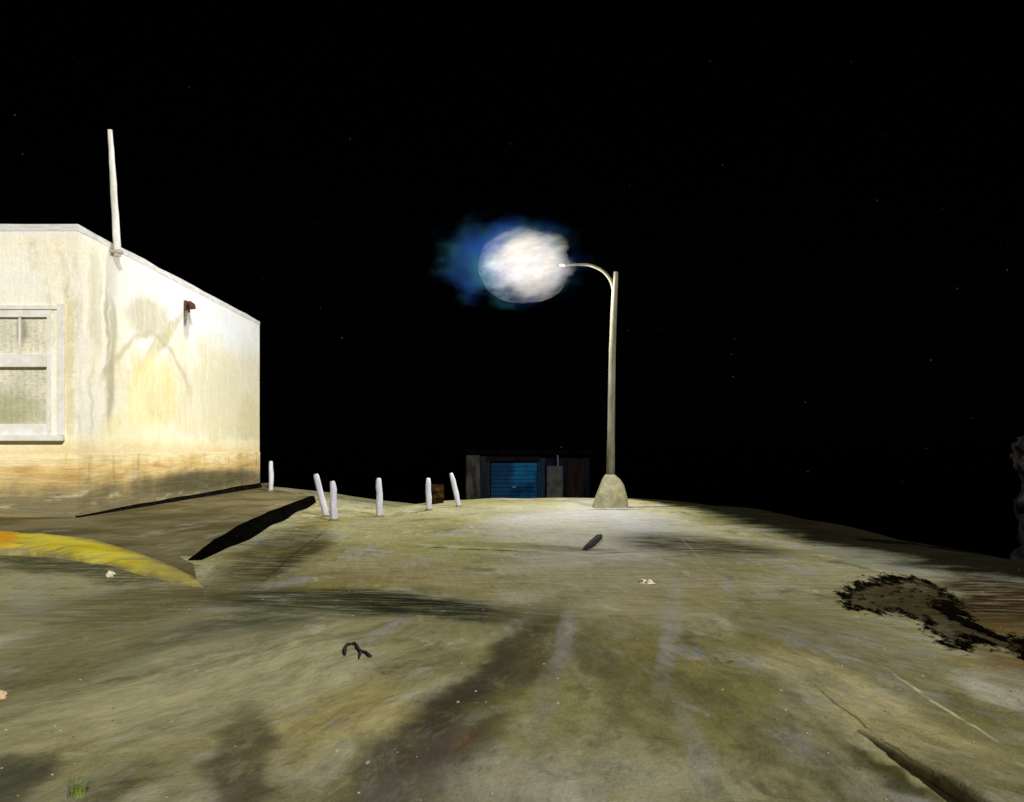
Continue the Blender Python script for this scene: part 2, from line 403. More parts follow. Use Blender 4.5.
# ------------------------------------------------------------------ house
YN = F*(H0-PZ)/68; XN = (78-CX)/F*YN; YF = F*(H0-PZ)/38.5; XF = (260-CX)/F*YF; ZT = 5.97; ZP = 1.40; XL = -19.0; BZ = .05
def on_side(px, py):
    k = (XF-XN)/(YF-YN); a = (px-CX)/F
    Y = (XN-k*YN)/(a-k); return W(px, py, Y)
def on_front(px, py): return W(px, py, YN)
def wall_mat():
    n = NT('cream_render', .88, .15)
    p = n.pos
    warp = n.vec('MULTIPLY', n.vec('SUBTRACT', n.noise(1.1, 5, .6, p, color=True), (.5,.5,.5)), (.3,.9,.7))
    wp = n.vec('ADD', p, warp)
    c = n.mix(n.rng(n.noise(.5, 5, .6, wp), .35, .65), lin(248,244,230,.95), lin(243,236,212,.95))
    c = n.mix(n.rng(n.noise(1, 5, .65, wp, (1.4,1.4,.22)), .5, .68, 0, .7), c, lin(206,198,168,.86))
    c = n.mix(n.rng(n.noise(1.5, 5, .65, wp, (1.2,1.2,.3)), .52, .66, 0, .6), c, lin(246,235,190,.9))
    c = n.mix(n.rng(n.noise(.9, 7, .75, wp, (1,1,.7)), .52, .63, 0, .85), c, lin(246,245,244,.95))
    S, Fr = on_side, on_front
    L = [   # side wall
      (S(112,330), S(112,450), S(119,330), (176,172,150), .8),
      (S(150,300), S(100,255), S(165,275), (236,236,236), .8),
      (S(225,360), S(225,235), S(285,360), (242,243,246), .97), (S(150,318), S(140,340), S(172,330), (198,190,158), .8),
      (S(222,330), S(255,420), S(250,330), (228,232,240), .7),
      (S(160,345), S(135,385), S(178,330), (196,186,146), .8),
      (S(153,395), S(153,345), S(183,395), (250,238,184), .95),
      (S(140,430), S(95,440), S(140,400), (250,240,190), .9),
      (S(200,435), S(262,430), S(200,415), (250,246,222), .7),
      (S(248,420), S(248,390), S(260,420), (196,192,170), .6),
      (S(187,322), S(187,345), S(192,322), (170,164,150), .7),
      (S(96,300), S(96,240), S(104,300), (206,200,176), .6),
      (S(170,275), S(110,246), S(176,262), (240,240,246), .8),
      # front wall
      (Fr(30,232), Fr(90,234), Fr(30,222), (240,240,240), .8),
      (Fr(18,290), Fr(18,255), Fr(50,290), (246,244,236), .7),
      (Fr(68,370), Fr(68,270), Fr(76,370), (222,212,160), .7),
      (Fr(40,445), Fr(-20,445), Fr(40,430), (250,240,196), .8),
      (Fr(46,432), Fr(56,432), Fr(46,420), (240,240,236), .8)]
    drip = n.noise(1, 5, .65, wp, (5,5,.35))
    for C, A, B, rgb, k in L:
        m = n.ellipse(C, A, B, wp, .55, 1.1)
        m = n.math('MULTIPLY', m, n.rng(drip, .32, .55, .5, 1.0))
        c = n.mix(n.math('MULTIPLY', m, k), c, lin(*rgb, .95))
    # outlined run of old paint under the bracket
    wq = n.vec('ADD', wp, n.vec('MULTIPLY', n.vec('SUBTRACT', n.noise(.7, 3, .5, p, color=True), (.5,.5,.5)), (0,1.6,.9)))
    wq = n.vec('ADD', p, n.vec('MULTIPLY', n.vec('SUBTRACT', wq, p), (.6,.6,.6)))
    e = n.ellipse(S(153,408), S(153,338), S(190,408), wq, 0, 2)   # 1 at centre .. 0 at twice the radius
    ring = n.math('MULTIPLY', n.rng(e, .43, .49), n.rng(e, .5, .56, 1, 0))
    ring = n.math('MULTIPLY', ring, n.rng(n.n('ShaderNodeSeparateXYZ', {0: p}).outputs[2], 2.6, 3.3))
    c = n.mix(n.math('MULTIPLY', ring, .55), c, lin(186,176,140))
    st = n.noise(1, 6, .72, wp, (16,16,.8))
    sth = n.noise(1, 6, .72, wp, (1.2,1.2,20))
    s = n.mix(.35, st, sth)
    c = n.mix(1.0, c, n.mix(n.rng(s, .3, .7), (.86,.86,.84,1), (1.08,1.08,1.08,1)), 'MULTIPLY')
    c = n.mix(n.rng(n.noise(8, 5, .75, p), .64, .78, 0, .5), c, lin(150,140,112))
    zz = n.n('ShaderNodeSeparateXYZ', {0: p}).outputs[2]
    zz = n.math('ADD', zz, n.math('MULTIPLY', n.math('SUBTRACT', n.noise(1.2, 7, .75, p, (1,1,2)), .5), .9))
    c = n.mix(n.rng(zz, 1.35, 1.75, .8, 0), c, lin(226,200,148))
    n.base(c); n.bump(n.math('ADD', s, n.noise(14, 5, .7, p)), .4, .03)
    return n.m
def plinth_mat():
    n = NT('ochre_plinth', .9, .12)
    p = n.pos
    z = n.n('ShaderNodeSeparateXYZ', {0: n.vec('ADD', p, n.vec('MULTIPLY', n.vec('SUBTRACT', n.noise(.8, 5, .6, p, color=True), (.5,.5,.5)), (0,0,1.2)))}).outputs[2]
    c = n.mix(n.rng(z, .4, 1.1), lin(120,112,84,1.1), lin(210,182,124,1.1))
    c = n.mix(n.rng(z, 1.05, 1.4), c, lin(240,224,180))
    c = n.mix(n.rng(n.noise(1, 5, .65, p, (.5,.5,4)), .5, .7, 0, .7), c, lin(176,136,72))
    c = n.mix(n.rng(n.noise(1.6, 5, .65, p, (.5,.5,3)), .52, .7, 0, .6), c, lin(220,206,166))
    c = n.mix(n.rng(n.noise(1, 5, .65, p, (5,5,.4)), .56, .7, 0, .5), c, lin(100,92,64))
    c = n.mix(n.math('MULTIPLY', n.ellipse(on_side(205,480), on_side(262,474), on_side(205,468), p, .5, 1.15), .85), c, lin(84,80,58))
    st = n.noise(1, 6, .72, p, (1.2,1.2,22))
    c = n.mix(1.0, c, n.mix(n.rng(st, .3, .7), (.8,.8,.78,1), (1.15,1.15,1.12,1)), 'MULTIPLY')
    n.base(c); n.bump(n.math('ADD', st, n.noise(14, 5, .7, p)), .5, .03)
    return n.m
house = empty('house', (XN, YN, PZ), 'pale cream house with ochre base and white roof pole', 'house')
HI = house.matrix_world.inverted()
def hobj(name, bm, m, parent=house, smooth=False):
    # meshes are written in world coordinates; shift them into the thing's own space
    o = obj(name, bm, m, parent, smooth)
    base = Vector((XN, YN, PZ))
    o.data.transform(Matrix.Translation(-base))
    return o
WM = wall_mat(); PM = plinth_mat()
winX1, winX0 = on_front(62,0).x, on_front(62,0).x-1.75
winZ1, winZ0 = on_front(0,308).z, on_front(0,436).z
def wall_ring(z0, z1, inset, holes=False, top=False):
    bm = bmesh.new(); i = inset
    P = [Vector((XL,YN+i,0)), Vector((XN-i,YN+i,0)), Vector((XF-i,YF-i,0)), Vector((XL,YF-i,0))]
    def face(a, b, za, zb): bm.faces.new([bm.verts.new(q) for q in ((a.x,a.y,za),(b.x,b.y,za),(b.x,b.y,zb),(a.x,a.y,zb))])
    A, B = P[0], P[1]
    if holes:   # front wall with the window opening
        xs = [A.x, winX0, winX1, B.x]; zs = [z0, winZ0, winZ1, z1]
        for a in range(3):
            for b in range(3):
                if (a, b) != (1, 1): face(Vector((xs[a],A.y,0)), Vector((xs[a+1],A.y,0)), zs[b], zs[b+1])
        y = A.y; d = .16   # reveals
        for q in (((winX0,y,winZ0),(winX0,y+d,winZ0),(winX0,y+d,winZ1),(winX0,y,winZ1)), ((winX1,y,winZ0),(winX1,y,winZ1),(winX1,y+d,winZ1),(winX1,y+d,winZ0)),
                  ((winX0,y,winZ1),(winX0,y+d,winZ1),(winX1,y+d,winZ1),(winX1,y,winZ1)), ((winX0,y,winZ0),(winX1,y,winZ0),(winX1,y+d,winZ0),(winX0,y+d,winZ0))):
            bm.faces.new([bm.verts.new(v) for v in q])
    else: face(A, B, z0, z1)
    for k in (1, 2, 3): face(P[k], P[(k+1) % 4], z0, z1)
    if top: bm.faces.new([bm.verts.new((p.x,p.y,z1)) for p in P])
    bmesh.ops.remove_doubles(bm, verts=bm.verts, dist=1e-4)
    return bm
hobj('wall', wall_ring(ZP, ZT-.05, .012, True), WM)
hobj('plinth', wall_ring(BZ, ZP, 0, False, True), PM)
# roof slab with slightly uneven white coping
bm = bmesh.new()
n_ = 26; top = []
path = [Vector((XL,YN,0))]+[Vector((lerp(XL,XN,t/10),YN,0)) for t in range(1,11)]+[Vector((lerp(XN,XF,t/16),lerp(YN,YF,t/16),0)) for t in range(1,17)]+[Vector((XL,YF,0))]
lo, hi = [], []
for i, p in enumerate(path):
    zt = ZT+wob(i*2, 31, .035); out = Vector((-.004 if p.x > -10 and p.y > YN+.1 else 0, .004 if p.y < YN+.1 else 0, 0))
    lo.append(bm.verts.new((p.x+out.x, p.y+out.y, ZT-.13+wob(i*2, 37, .03)))); hi.append(bm.verts.new((p.x+out.x*.5, p.y+out.y*.5, zt)))
for i in range(len(path)):
    j = (i+1) % len(path); bm.faces.new((lo[i], lo[j], hi[j], hi[i]))
bm.faces.new(hi); bm.faces.new(lo[::-1])
hobj('roof', bm, simple('whitewashed_coping', lin(232,232,236,.9), lin(200,198,190,.9), 2.2, .9, .4, .1, (1,1,5)))
# black strip at the foot of the side wall
bm = bmesh.new()
rows = []
for i in range(30):
    t = i/29; x, y = lerp(XN,XF,t), lerp(YN,YF,t); h = PZ+.04+.14*t**.8+wob(i, 41, .03); w = .03+.05*t
    rows.append([(x-.05,y,BZ),(x-.05,y,h),(x+.012,y,h-.01),(x+w,y,PZ+.02),(x+w,y,BZ)])
rr = [[bm.verts.new(p) for p in r] for r in rows]
for i in range(29):
    for j in range(5): bm.faces.new((rr[i][j], rr[i][(j+1)%5], rr[i+1][(j+1)%5], rr[i+1][j]))
bm.faces.new(rr[0][::-1]); bm.faces.new(rr[-1])
hobj('skirting', bm, simple('black_skirting', (.002,.002,.0016,1), (.009,.008,.006,1), 4, 1, .5, 0))
# white pole on the roof edge
pb, pt = on_side(113,252), on_side(110,130); pb = Vector((pb.x+.10, pb.y, ZT-.30))
ptop = Vector(((110-CX)/F*pb.y, pb.y, H0+(HY-130)/F*pb.y))
bm = bmesh.new()
tube(bm, [pb.lerp(ptop, i/12)+Vector((wob(i*2, 51, .008), wob(i*2, 53, .008), 0)) for i in range(13)], [.085-.035*i/12 for i in range(13)], 12, .18, 3)
pole = hobj('roof_pole', bm, simple('white_pole_paint', lin(240,240,240,.92), lin(206,202,190,.9), 3, .8, .3, .2, (2,2,.5)), smooth=True)
bm = bmesh.new(); box(bm, pb.x-.12, pb.x+.09, pb.y-.1, pb.y+.1, ZT-.24, ZT-.16, .015)
o = hobj('mounting_plate', bm, simple('plate_paint', lin(190,186,170), lin(150,146,130), 5), pole)
# rusty bracket high on the side wall
q = on_side(186,306)
rust = simple('rusted_iron', lin(96,52,44), lin(58,44,36), 9, .9, .6, .2)
bm = bmesh.new(); box(bm, q.x+.0, q.x+.06, q.y-.16, q.y+.16, q.z-.16, q.z+.13, .02)
tube(bm, [(q.x+.02,q.y-.05,q.z+.04),(q.x+.12,q.y-.08,q.z+.06),(q.x+.2,q.y-.08,q.z+.0),(q.x+.21,q.y-.08,q.z-.09)], [.07,.07,.075,.08], 10, .5, 5)
br = hobj('wall_bracket', bm, rust)
bm = bmesh.new(); tube(bm, [(q.x+.03,q.y-.1,q.z-.14),(q.x+.035,q.y-.11,q.z-.35),(q.x+.02,q.y-.11,q.z-.55)], [.05,.04,.012], 8, .3, 8)
hobj('hanging_cable', bm, simple('old_cable', lin(120,116,104), lin(90,86,76), 8), br)
# window
wf = simple('white_window_paint', lin(240,240,240,.88), lin(222,218,204,.88), 5, .7, .3, .3)
def fpx(x): return on_front(x,0).x
def fpz(y): return on_front(0,y).z
win = bpy.data.objects.new('window', None); 
bm = bmesh.new(); y0 = YN+.012-.03
box(bm, fpx(57), winX1+.05, y0, y0+.12, winZ0+.02, winZ1+.09, .012)          # outer architrave
box(bm, winX0-.05, winX0+.08, y0, y0+.12, winZ0+.02, winZ1+.03, .012)
box(bm, winX0+.082, fpx(57)-.003, y0+.003, y0+.12, winZ1-.03, winZ1+.06, .012)
win = hobj('window', bm, wf)
bm = bmesh.new(); y1 = y0+.022
box(bm, fpx(46.5), fpx(51), y1, y1+.07, winZ0+.1, winZ1-.035, .008)
box(bm, winX0+.1, winX0+.2, y1, y1+.07, winZ0+.1, winZ1-.035, .008)
box(bm, winX0+.202, fpx(46.4), y1+.004, y1+.07, fpz(317), winZ1-.037, .008)
box(bm, winX0+.202, fpx(46.4), y1-.03, y1+.07, fpz(367), fpz(354), .01)
box(bm, winX0+.05, fpx(46.4), y1+.004, y1+.07, winZ0+.017, fpz(424), .008)
box(bm, fpx(46.5), fpx(51), y1+.005, y1+.07, winZ0+.017, winZ0+.098, .004)
box(bm, fpx(18), fpx(20), y1+.01, y1+.06, fpz(353.6), fpz(317.4), .004)
hobj('sash', bm, wf, win)
bm = bmesh.new(); box(bm, fpx(51.05), fpx(56.95), y1+.012, y1+.07, winZ0+.017, winZ1-.035, .002)
hobj('casing', bm, WM, win)
bm = bmesh.new(); box(bm, winX0-.1, winX1+.06, y0-.1, y0+.14, winZ0-.1, winZ0+.015, .02)
hobj('window_sill', bm, wf, win)
def curtain_mat():
    n = NT('net_curtain', .9, .1)
    p = n.pos
    a = n.noise(1, 4, .7, p, (7,1,38)); b = n.noise(1, 4, .7, p, (38,1,7))
    c = n.mix(n.rng(n.noise(2.2, 4, .6, p), .35, .65), lin(250,244,222), lin(226,222,202))
    c = n.mix(n.rng(a, .48, .62, 0, .6), c, lin(186,188,174)); c = n.mix(n.rng(b, .48, .62, 0, .55), c, lin(196,194,178))
    c = n.mix(n.math('MULTIPLY', n.ellipse(on_front(5,412), on_front(50,410), on_front(5,385), p, .3, 1.2), .5), c, lin(150,150,84))
    c = n.mix(n.math('MULTIPLY', n.ellipse(on_front(20,330), on_front(27,330), on_front(20,312), p, .3, 1.2), .6), c, lin(120,104,88))
    n.base(c); n.bump(n.math('ADD', a, b), .4, .02)
    return n.m
CM = curtain_mat()
bm = bmesh.new()
N = 60
for (za, zb) in ((winZ0+.06, fpz(366)), (fpz(355), winZ1-.04)):
    prev = None
    for i in range(N+1):
        x = lerp(winX0+.12, fpx(48.5), i/N); y = y1+.065+.003*math.sin(i*1.1)+.002*math.sin(i*2.7)
        cur = (bm.verts.new((x,y,za)), bm.verts.new((x,y,zb)))
        if prev: bm.faces.new((prev[0], cur[0], cur[1], prev[1]))
        prev = cur
hobj('net_curtain', bm, CM, win, True)
bm = bmesh.new(); box(bm, winX0+.01, winX1-.01, y1+.13, y1+.16, winZ0+.01, winZ1-.01)
hobj('back_board', bm, simple('dark_room', (.05,.05,.04,1), (.08,.08,.06,1)), win)
gm = NT('window_glass', .05, .5)
gl = gm.n('ShaderNodeMixShader', {0: .07, 1: gm.n('ShaderNodeBsdfTransparent').outputs[0], 2: gm.n('ShaderNodeBsdfGlossy', {'Roughness': .08}).outputs[0]})
gm.t.links.new(gl.outputs[0], gm.out.inputs[0])
bm = bmesh.new()
for (za, zb) in ((winZ0+.11, fpz(366)), (fpz(355), winZ1-.04)):
    box(bm, winX0+.19, fpx(47), y1+.03, y1+.038, za, zb)
hobj('glass_pane', bm, gm.m, win)

# ------------------------------------------------------------------ street lamp
LB = GT(610,507); LY = LB.y
lamp = empty('street_lamp', LB, 'tall street lamp with glowing oval globe on a concrete footing', 'street lamp')
def lobj(name, bm, m, parent=lamp, smooth=True):
    o = obj(name, bm, m, parent, smooth); o.data.transform(Matrix.Translation(-LB)); return o
conc = NT('rough_concrete', .9, .12)
cc = conc.mix(conc.rng(conc.noise(2.5, 5, .65, conc.co), .35, .65), lin(156,152,126,.75), lin(126,122,96,.75))
cc = conc.mix(conc.rng(conc.noise(4, 5, .65, conc.co, (1,1,.4)), .52, .7, 0, .7), cc, lin(176,168,110,.8))
conc.base(cc); conc.bump(conc.noise(9, 6, .7, conc.co), .8, .06)
bm = bmesh.new()
def ring_at(py, x0, x1, dep, k=22, sq=.55, sd=0):
    c = W((x0+x1)/2, py, LY); a = (x1-x0)/2/F*LY; vs = []
    for i in range(k):
        th = 2*math.pi*i/k; cs, sn = math.cos(th), math.sin(th)
        ex = abs(cs)**sq*math.copysign(1, cs); ey = abs(sn)**sq*math.copysign(1, sn)
        j = 1+.05*mnoise.noise(Vector((ex*1.3, ey*1.3, py*.08+sd)))
        vs.append(bm.verts.new((c.x+a*ex*j, LY+a*dep*ey*j, c.z)))
    return vs
prof = [(513,590.5,630), (507,592,628), (500,594.5,627), (492,597.5,625.5), (485,600,623.5), (480,602,620.5), (476.5,604,617), (474.5,605.5,615)]
rs = [ring_at(*p, .9) for p in prof]
for a, b in zip(rs, rs[1:]):
    for i in range(22): bm.faces.new((a[i], a[(i+1)%22], b[(i+1)%22], b[i]))
bm.faces.new(rs[-1]); bm.faces.new(rs[0][::-1])
lobj('concrete_footing', bm, conc.m)
pm = simple('lamp_post_paint', lin(150,146,124,.52), lin(112,106,84,.5), 2.5, .75, .35, .3, (2,2,.5))
bm = bmesh.new()
pts = [W(610.5,477,LY), W(611,440,LY), W(611.5,400,LY), W(612.3,350,LY), W(613.8,310,LY), W(615,285,LY), W(615.6,272,LY)]
tube(bm, pts, [.108,.10,.093,.086,.08,.074,.068], 14, .1, 2)
lobj('post', bm, pm)
bm = bmesh.new()
ap = interp([tuple(W(x,y,LY)) for x,y in ((614,292),(611,281),(604,272),(594,266.5),(583,264.5),(560,265.5))], 18)
tube(bm, ap, [.05-.018*i/17 for i in range(18)], 10, .1, 4)
lobj('arm', bm, pm)
# luminaire: oval translucent shell round an emissive volume shaped as the lamp's glow
LC = W(524,266,LY); s_ = LY/F
def blob(name, c, ax, m, parent, ns=.1, seed=0, sub=5, fr=1.2):
    bm = bmesh.new(); bmesh.ops.create_icosphere(bm, subdivisions=sub, radius=1)
    for v in bm.verts:
        d = v.co.normalized(); r = 1+ns*mnoise.fractal(d*fr+Vector((seed,0,0)), 1.0, 2.0, 4)
        v.co = Vector((c.x+d.x*ax[0]*r, c.y+d.y*ax[1]*r, c.z+d.z*ax[2]*r))
    return lobj(name, bm, m, parent, True)
def glow(name, stops, alpha0, alpha1, strength, stretch=(1,1,3)):
    n = NT(name)
    co = n.vec('SUBTRACT', n.pos, tuple(LC))
    f = n.noise(1.6, 6, .65, co, stretch, (0,.25,0))
    cr = n.n('ShaderNodeValToRGB', {0: n.rng(f, .28, .72, smooth=False)})
    e = cr.color_ramp.elements; e[0].color = stops[0]; e[1].color = stops[-1]
    for i, s in enumerate(stops[1:-1]):
        x = e.new((i+1)/(len(stops)-1)); x.color = s
    em = n.n('ShaderNodeEmission', {'Color': cr.outputs[0], 'Strength': strength})
    tr = n.n('ShaderNodeBsdfTransparent')
    a = n.rng(n.noise(2.4, 6, .7, co, stretch, (0,.25,0)), .32, .68, alpha0, alpha1)
    ms = n.n('ShaderNodeMixShader', {0: a, 1: tr.outputs[0], 2: em.outputs[0]})
    n.t.links.new(ms.outputs[0], n.out.inputs[0])
    return n.m
globe = blob('lamp_globe', W(524,267,LY), (46*s_, 40*s_, 36*s_), glow('milky_globe', [lin(60,84,92), lin(140,146,144), lin(196,192,196)], .0, .26, 1.0), lamp, .05, 3.3, 6, 1.6)
BC = W(527,264,LY)
gv = NT('glow_volume'); gv.t.nodes.remove(gv.b)
q = gv.vec('SUBTRACT', gv.pos, tuple(BC))
r_ = gv.vec('LENGTH', gv.vec('MULTIPLY', q, (1/(48*s_), 1/(41*s_), 1/(37*s_))))
nz = gv.math('SUBTRACT', gv.noise(1.2, 5, .6, q, (1,1,2.6), (0,.2,0)), .5)
e_ = gv.rng(gv.math('ADD', r_, gv.math('MULTIPLY', nz, 1.05)), .60, 1.02, 1, 0)
cl = gv.mix(gv.rng(gv.noise(1.1, 5, .65, q, (1,1,2.5)), .4, .62), lin(255,243,222), lin(246,240,240))
ev = gv.n('ShaderNodeEmission', {'Color': cl, 'Strength': gv.math('MULTIPLY', e_, .70)})
gv.t.links.new(ev.outputs[0], gv.out.inputs['Volume'])
blob('glow_core', BC, (50*s_, 42*s_, 39*s_), gv.m, globe, .02, 8.1, 4)
ld = bpy.data.lights.new('lamp_light', 'POINT'); ld.energy = 3600; ld.color = (1,.975,.92); ld.shadow_soft_size = .12
lo_ = bpy.data.objects.new('lamp_light', ld); COL.objects.link(lo_); lo_.parent = lamp; lo_.location = W(524,270,LY)-LB
# blue-tinted mist volume, added to give the lamp its halo
mm = NT('lit_mist'); mm.t.nodes.remove(mm.b)
mc = W(510,260,LY)
co = mm.vec('SUBTRACT', mm.pos, tuple(mc))
nz = mm.noise(1.1, 6, .68, co, (1,1,1.8))
el = mm.vec('LENGTH', mm.vec('MULTIPLY', co, (1/(84*s_), 1/(44*s_), 1/(48*s_))))
den = mm.math('MULTIPLY', mm.rng(mm.math('ADD', el, mm.math('MULTIPLY', mm.math('SUBTRACT', nz, .5), 1.6)), .55, 1.0, 1, 0), .017)
den = mm.math('MULTIPLY', den, mm.rng(mm.n('ShaderNodeSeparateXYZ', {0: co}).outputs[0], -2.4, 1.5, 2.3, .45))
den = mm.math('MULTIPLY', den, mm.rng(mm.vec('LENGTH', mm.vec('SUBTRACT', mm.pos, tuple(LC))), .7, 1.0))
pv = mm.n('ShaderNodeVolumePrincipled', {'Density': den, 'Anisotropy': .0})
mm.t.links.new(mm.mix(mm.rng(mm.noise(1.3, 3, .5, co), .46, .58), (.04,.15,.6,1), (.08,.36,.42,1)), pv.inputs['Color'])
mm.t.links.new(pv.outputs[0], mm.out.inputs['Volume'])
bm = bmesh.new(); bmesh.ops.create_icosphere(bm, subdivisions=3, radius=1)
for v in bm.verts: v.co = Vector((mc.x+v.co.x*100*s_, mc.y+v.co.y*54*s_, mc.z+v.co.z*60*s_))
mist = obj('lamp_mist', bm, mm.m); mist.data.transform(Matrix.Translation(-mc)); mist.location = mc
tag(mist, 'faint blue mist added as a halo around the glowing street lamp', 'mist', kind='stuff')

# ------------------------------------------------------------------ white posts
wp_ = simple('white_post_paint', lin(206,206,216,.8), lin(176,176,190,.8), 7, .8, .4, .2, (2,2,.5))
dark_foot = simple('muddy_foot', lin(120,112,84), lin(84,80,60), 9)
posts = [((271,461),(271,491.5),5,'white post standing upright beside the far corner of the house'),
         ((316,474),(326,517),7,'white post leaning to the left, taller of the close pair by the black kerb'),
         ((332.5,481),(334.5,521),8,'stout upright white post, shorter of the close pair by the black kerb'),
         ((379,478),(380,517),7,'upright white post standing alone midway along the row, above the dip'),
         ((428,478),(429,510.5),6.5,'upright white post in front of the rusty drum'),
         ((451,473),(459,507),5.5,'thin white post leaning left, nearest to the blue garage door')]
for i, (t, b, w, lab) in enumerate(posts):
    p = G(*b, PZ) if i == 0 else GT(*b)
    e = empty('post', p, lab, 'post', 'white posts along the edge of the ground')
    d = W(*t, p.y)-p; r = w*.45/F*p.y
    bm = bmesh.new()
    tube(bm, [d*k+Vector((wob(k*9, 60+i, .02), 0, 0)) for k in (-.12,0,.2,.4,.6,.8,.95,1.0)], [r*.95,r*.95,r,r*1.05,r,r*.97,r*.85,r*.55], 10, .25, i*3)
    obj('shaft', bm, wp_, e, True)
    bm = bmesh.new(); 
    bmesh.ops.create_cone(bm, cap_ends=True, segments=12, radius1=r*2.1, radius2=r*1.02, depth=.10)
    for v in bm.verts: v.co += Vector((rng.uniform(-.015,.015), rng.uniform(-.015,.015), 0))
    obj('footing', bm, dark_foot, e, True)

# ------------------------------------------------------------------ garage beyond the crest
GY = 33.0
gz = Tz(W(530,500,GY).x, GY)-.15
gar = empty('garage', (W(530,500,GY).x, GY, gz), 'low dark garage with a blue roller door behind the street lamp', 'garage')
GB = Vector(gar.location)
def gobj(name, bm, m, parent=gar, smooth=False):
    o = obj(name, bm, m, parent, smooth); o.data.transform(Matrix.Translation(-GB)); return o
def gx(px): return W(px,0,GY).x
def gzp(py): return W(0,py,GY).z
def bx(name, m, x0, x1, y0, y1, d0, d1, parent=gar, bev=.01):
    bm = bmesh.new(); box(bm, gx(x0), gx(x1), GY+d0, GY+d1, gz if y1 is None else gzp(y1), gzp(y0), bev); return gobj(name, bm, m, parent)
dk = simple('tarred_boards', lin(3,4,8), lin(10,11,18), 1.6, 1, .4, 0, (2,1,.4))
bx('wall', dk, 470, 590, 455, None, .12, 3.2)
bx('roof', simple('dark_felt', lin(1,1,2), lin(4,3,3), 2, 1, .4, 0), 464, 593, 449.5, 454.8, -.08, 3.4)
pil = simple('old_plaster', lin(14,14,14), lin(42,41,37), 2.2, 1, .5, 0, (1.5,1.5,.5))
bx('pillar', pil, 466, 480, 454.9, None, -.05, .115)
bx('wall_panel', simple('grey_boards', lin(7,9,13), lin(18,22,25), 2.5, 1, .4, 0, (4,1,.3)), 480.2, 490, 456, None, .02, .117)
def door_mat():
    n = NT('blue_roller_door', 1, 0)
    p = n.pos
    c = n.mix(n.rng(n.noise(1.2, 5, .6, p), .35, .65), lin(4,20,38), lin(10,50,76))
    c = n.mix(n.rng(n.noise(1, 5, .7, p, (1,1,12)), .55, .7, 0, .7), c, lin(18,68,86))
    c = n.mix(n.math('MULTIPLY', n.ellipse(W(500,480,GY), W(485,480,GY), W(500,440,GY), p, .4, 1.2), .8), c, lin(10,26,44))
    n.base(c); n.bump(n.noise(1, 4, .7, p, (1,1,20)), .5, .04)
    return n.m
bm = bmesh.new()
z = gzp(463); k = 0
while z > gz+.1:
    box(bm, gx(491), gx(537), GY+.03, GY+.1, z-.145, z, .03); z -= .15
door = gobj('roller_door', bm, door_mat())
bx('door_handle', simple('dull_steel', lin(40,56,64), lin(24,36,44), 9, .8, .2, .1), 512, 516, 486, 488, -.02, .03, door)
bx('lintel', simple('rusty_lintel', lin(11,8,7), lin(5,5,8), 5, 1, .4, 0), 486, 540, 456.5, 461.5, 0, .11)
bx('door_jamb', simple('dark_blue_jamb', lin(5,11,20), lin(13,28,40), 5, 1, .4, 0, (3,1,.3)), 537.5, 545, 458, None, .02, .116)
bx('buttress', simple('pale_buttress', lin(44,43,40), lin(26,27,28), 2.5, 1, .5, 0), 546.5, 563, 466, None, -.12, .114, bev=.08)
bm = bmesh.new(); tube(bm, [(gx(558),GY-.02,gzp(467)),(gx(557.5),GY-.02,gzp(453.5)),(gx(559),GY-.02,gzp(452.8)),(gx(588),GY-.02,gzp(452.2))], [.03]*4, 8)
gobj('drain_pipe', bm, simple('pipe_grey', lin(50,56,70), lin(34,38,48), 6))
bx('side_door', simple('brown_door', lin(6,5,5), lin(17,12,10), 2.5, 1, .4, 0, (3,1,.4)), 567, 584, 460, None, .05, .118)

# ------------------------------------------------------------------ rusty drum behind a post
p = Vector(((437-CX)/F*26.2, 26.2, 0)); p.z = Tz(p.x,p.y)
dr = empty('oil_drum', p, 'small rusty brown drum dimly seen behind a white post', 'drum')
rd = simple('dull_rust', lin(52,35,16), lin(12,9,6), 6, 1, .5, 0)
bm = bmesh.new()
zs = [0,.03,.2,.22,.24,.42,.44,.46,.62,.65]; rsx = [.24,.25,.25,.27,.25,.25,.27,.25,.25,.24]
tube(bm, [(0,0,z*.82) for z in zs], [r*.8 for r in rsx], 20, .05)
obj('barrel', bm, rd, dr, True)
bm = bmesh.new(); bmesh.ops.create_cone(bm, cap_ends=True, segments=20, radius1=.175, radius2=.175, depth=.02)
for v in bm.verts: v.co.z += .543
obj('lid', bm, rd, dr)

# ------------------------------------------------------------------ stump at the right edge
p = Vector((7.27, 12.7, 0)); p.z = Tz(p.x, p.y)
st = NT('pale_dry_bark', .95, .05)
c = st.mix(st.rng(st.noise(5, 6, .7, st.co, (1,1,.6)), .38, .62), lin(20,18,22), lin(66,58,60))
c = st.mix(st.rng(st.noise(9, 5, .7, st.co), .58, .7), c, lin(92,66,58))
st.base(c); st.bump(st.noise(12, 6, .75, st.co), .9, .06)
bm = bmesh.new()
prof = [(-.2,.30),(0,.26),(.2,.2),(.4,.19),(.6,.22),(.78,.2),(.9,.12),(1.0,.08),(1.08,.11),(1.2,.2),(1.35,.24),(1.5,.22),(1.6,.15),(1.68,.06)]
ks = (1.78-p.z)/1.68; prof = [(z*ks if z > 0 else z, r) for z, r in interp(prof, 40)]
tube(bm, [(.04*math.sin(z*4), .03*math.cos(z*5), z) for z, r in prof], [max(r,.03) for z, r in prof], 24, .55, 9)
o = obj('tree_stump', bm, st.m, None, True); o.location = p
tag(o, 'pale grey lumpy dead stump cut off by the right edge', 'tree stump')

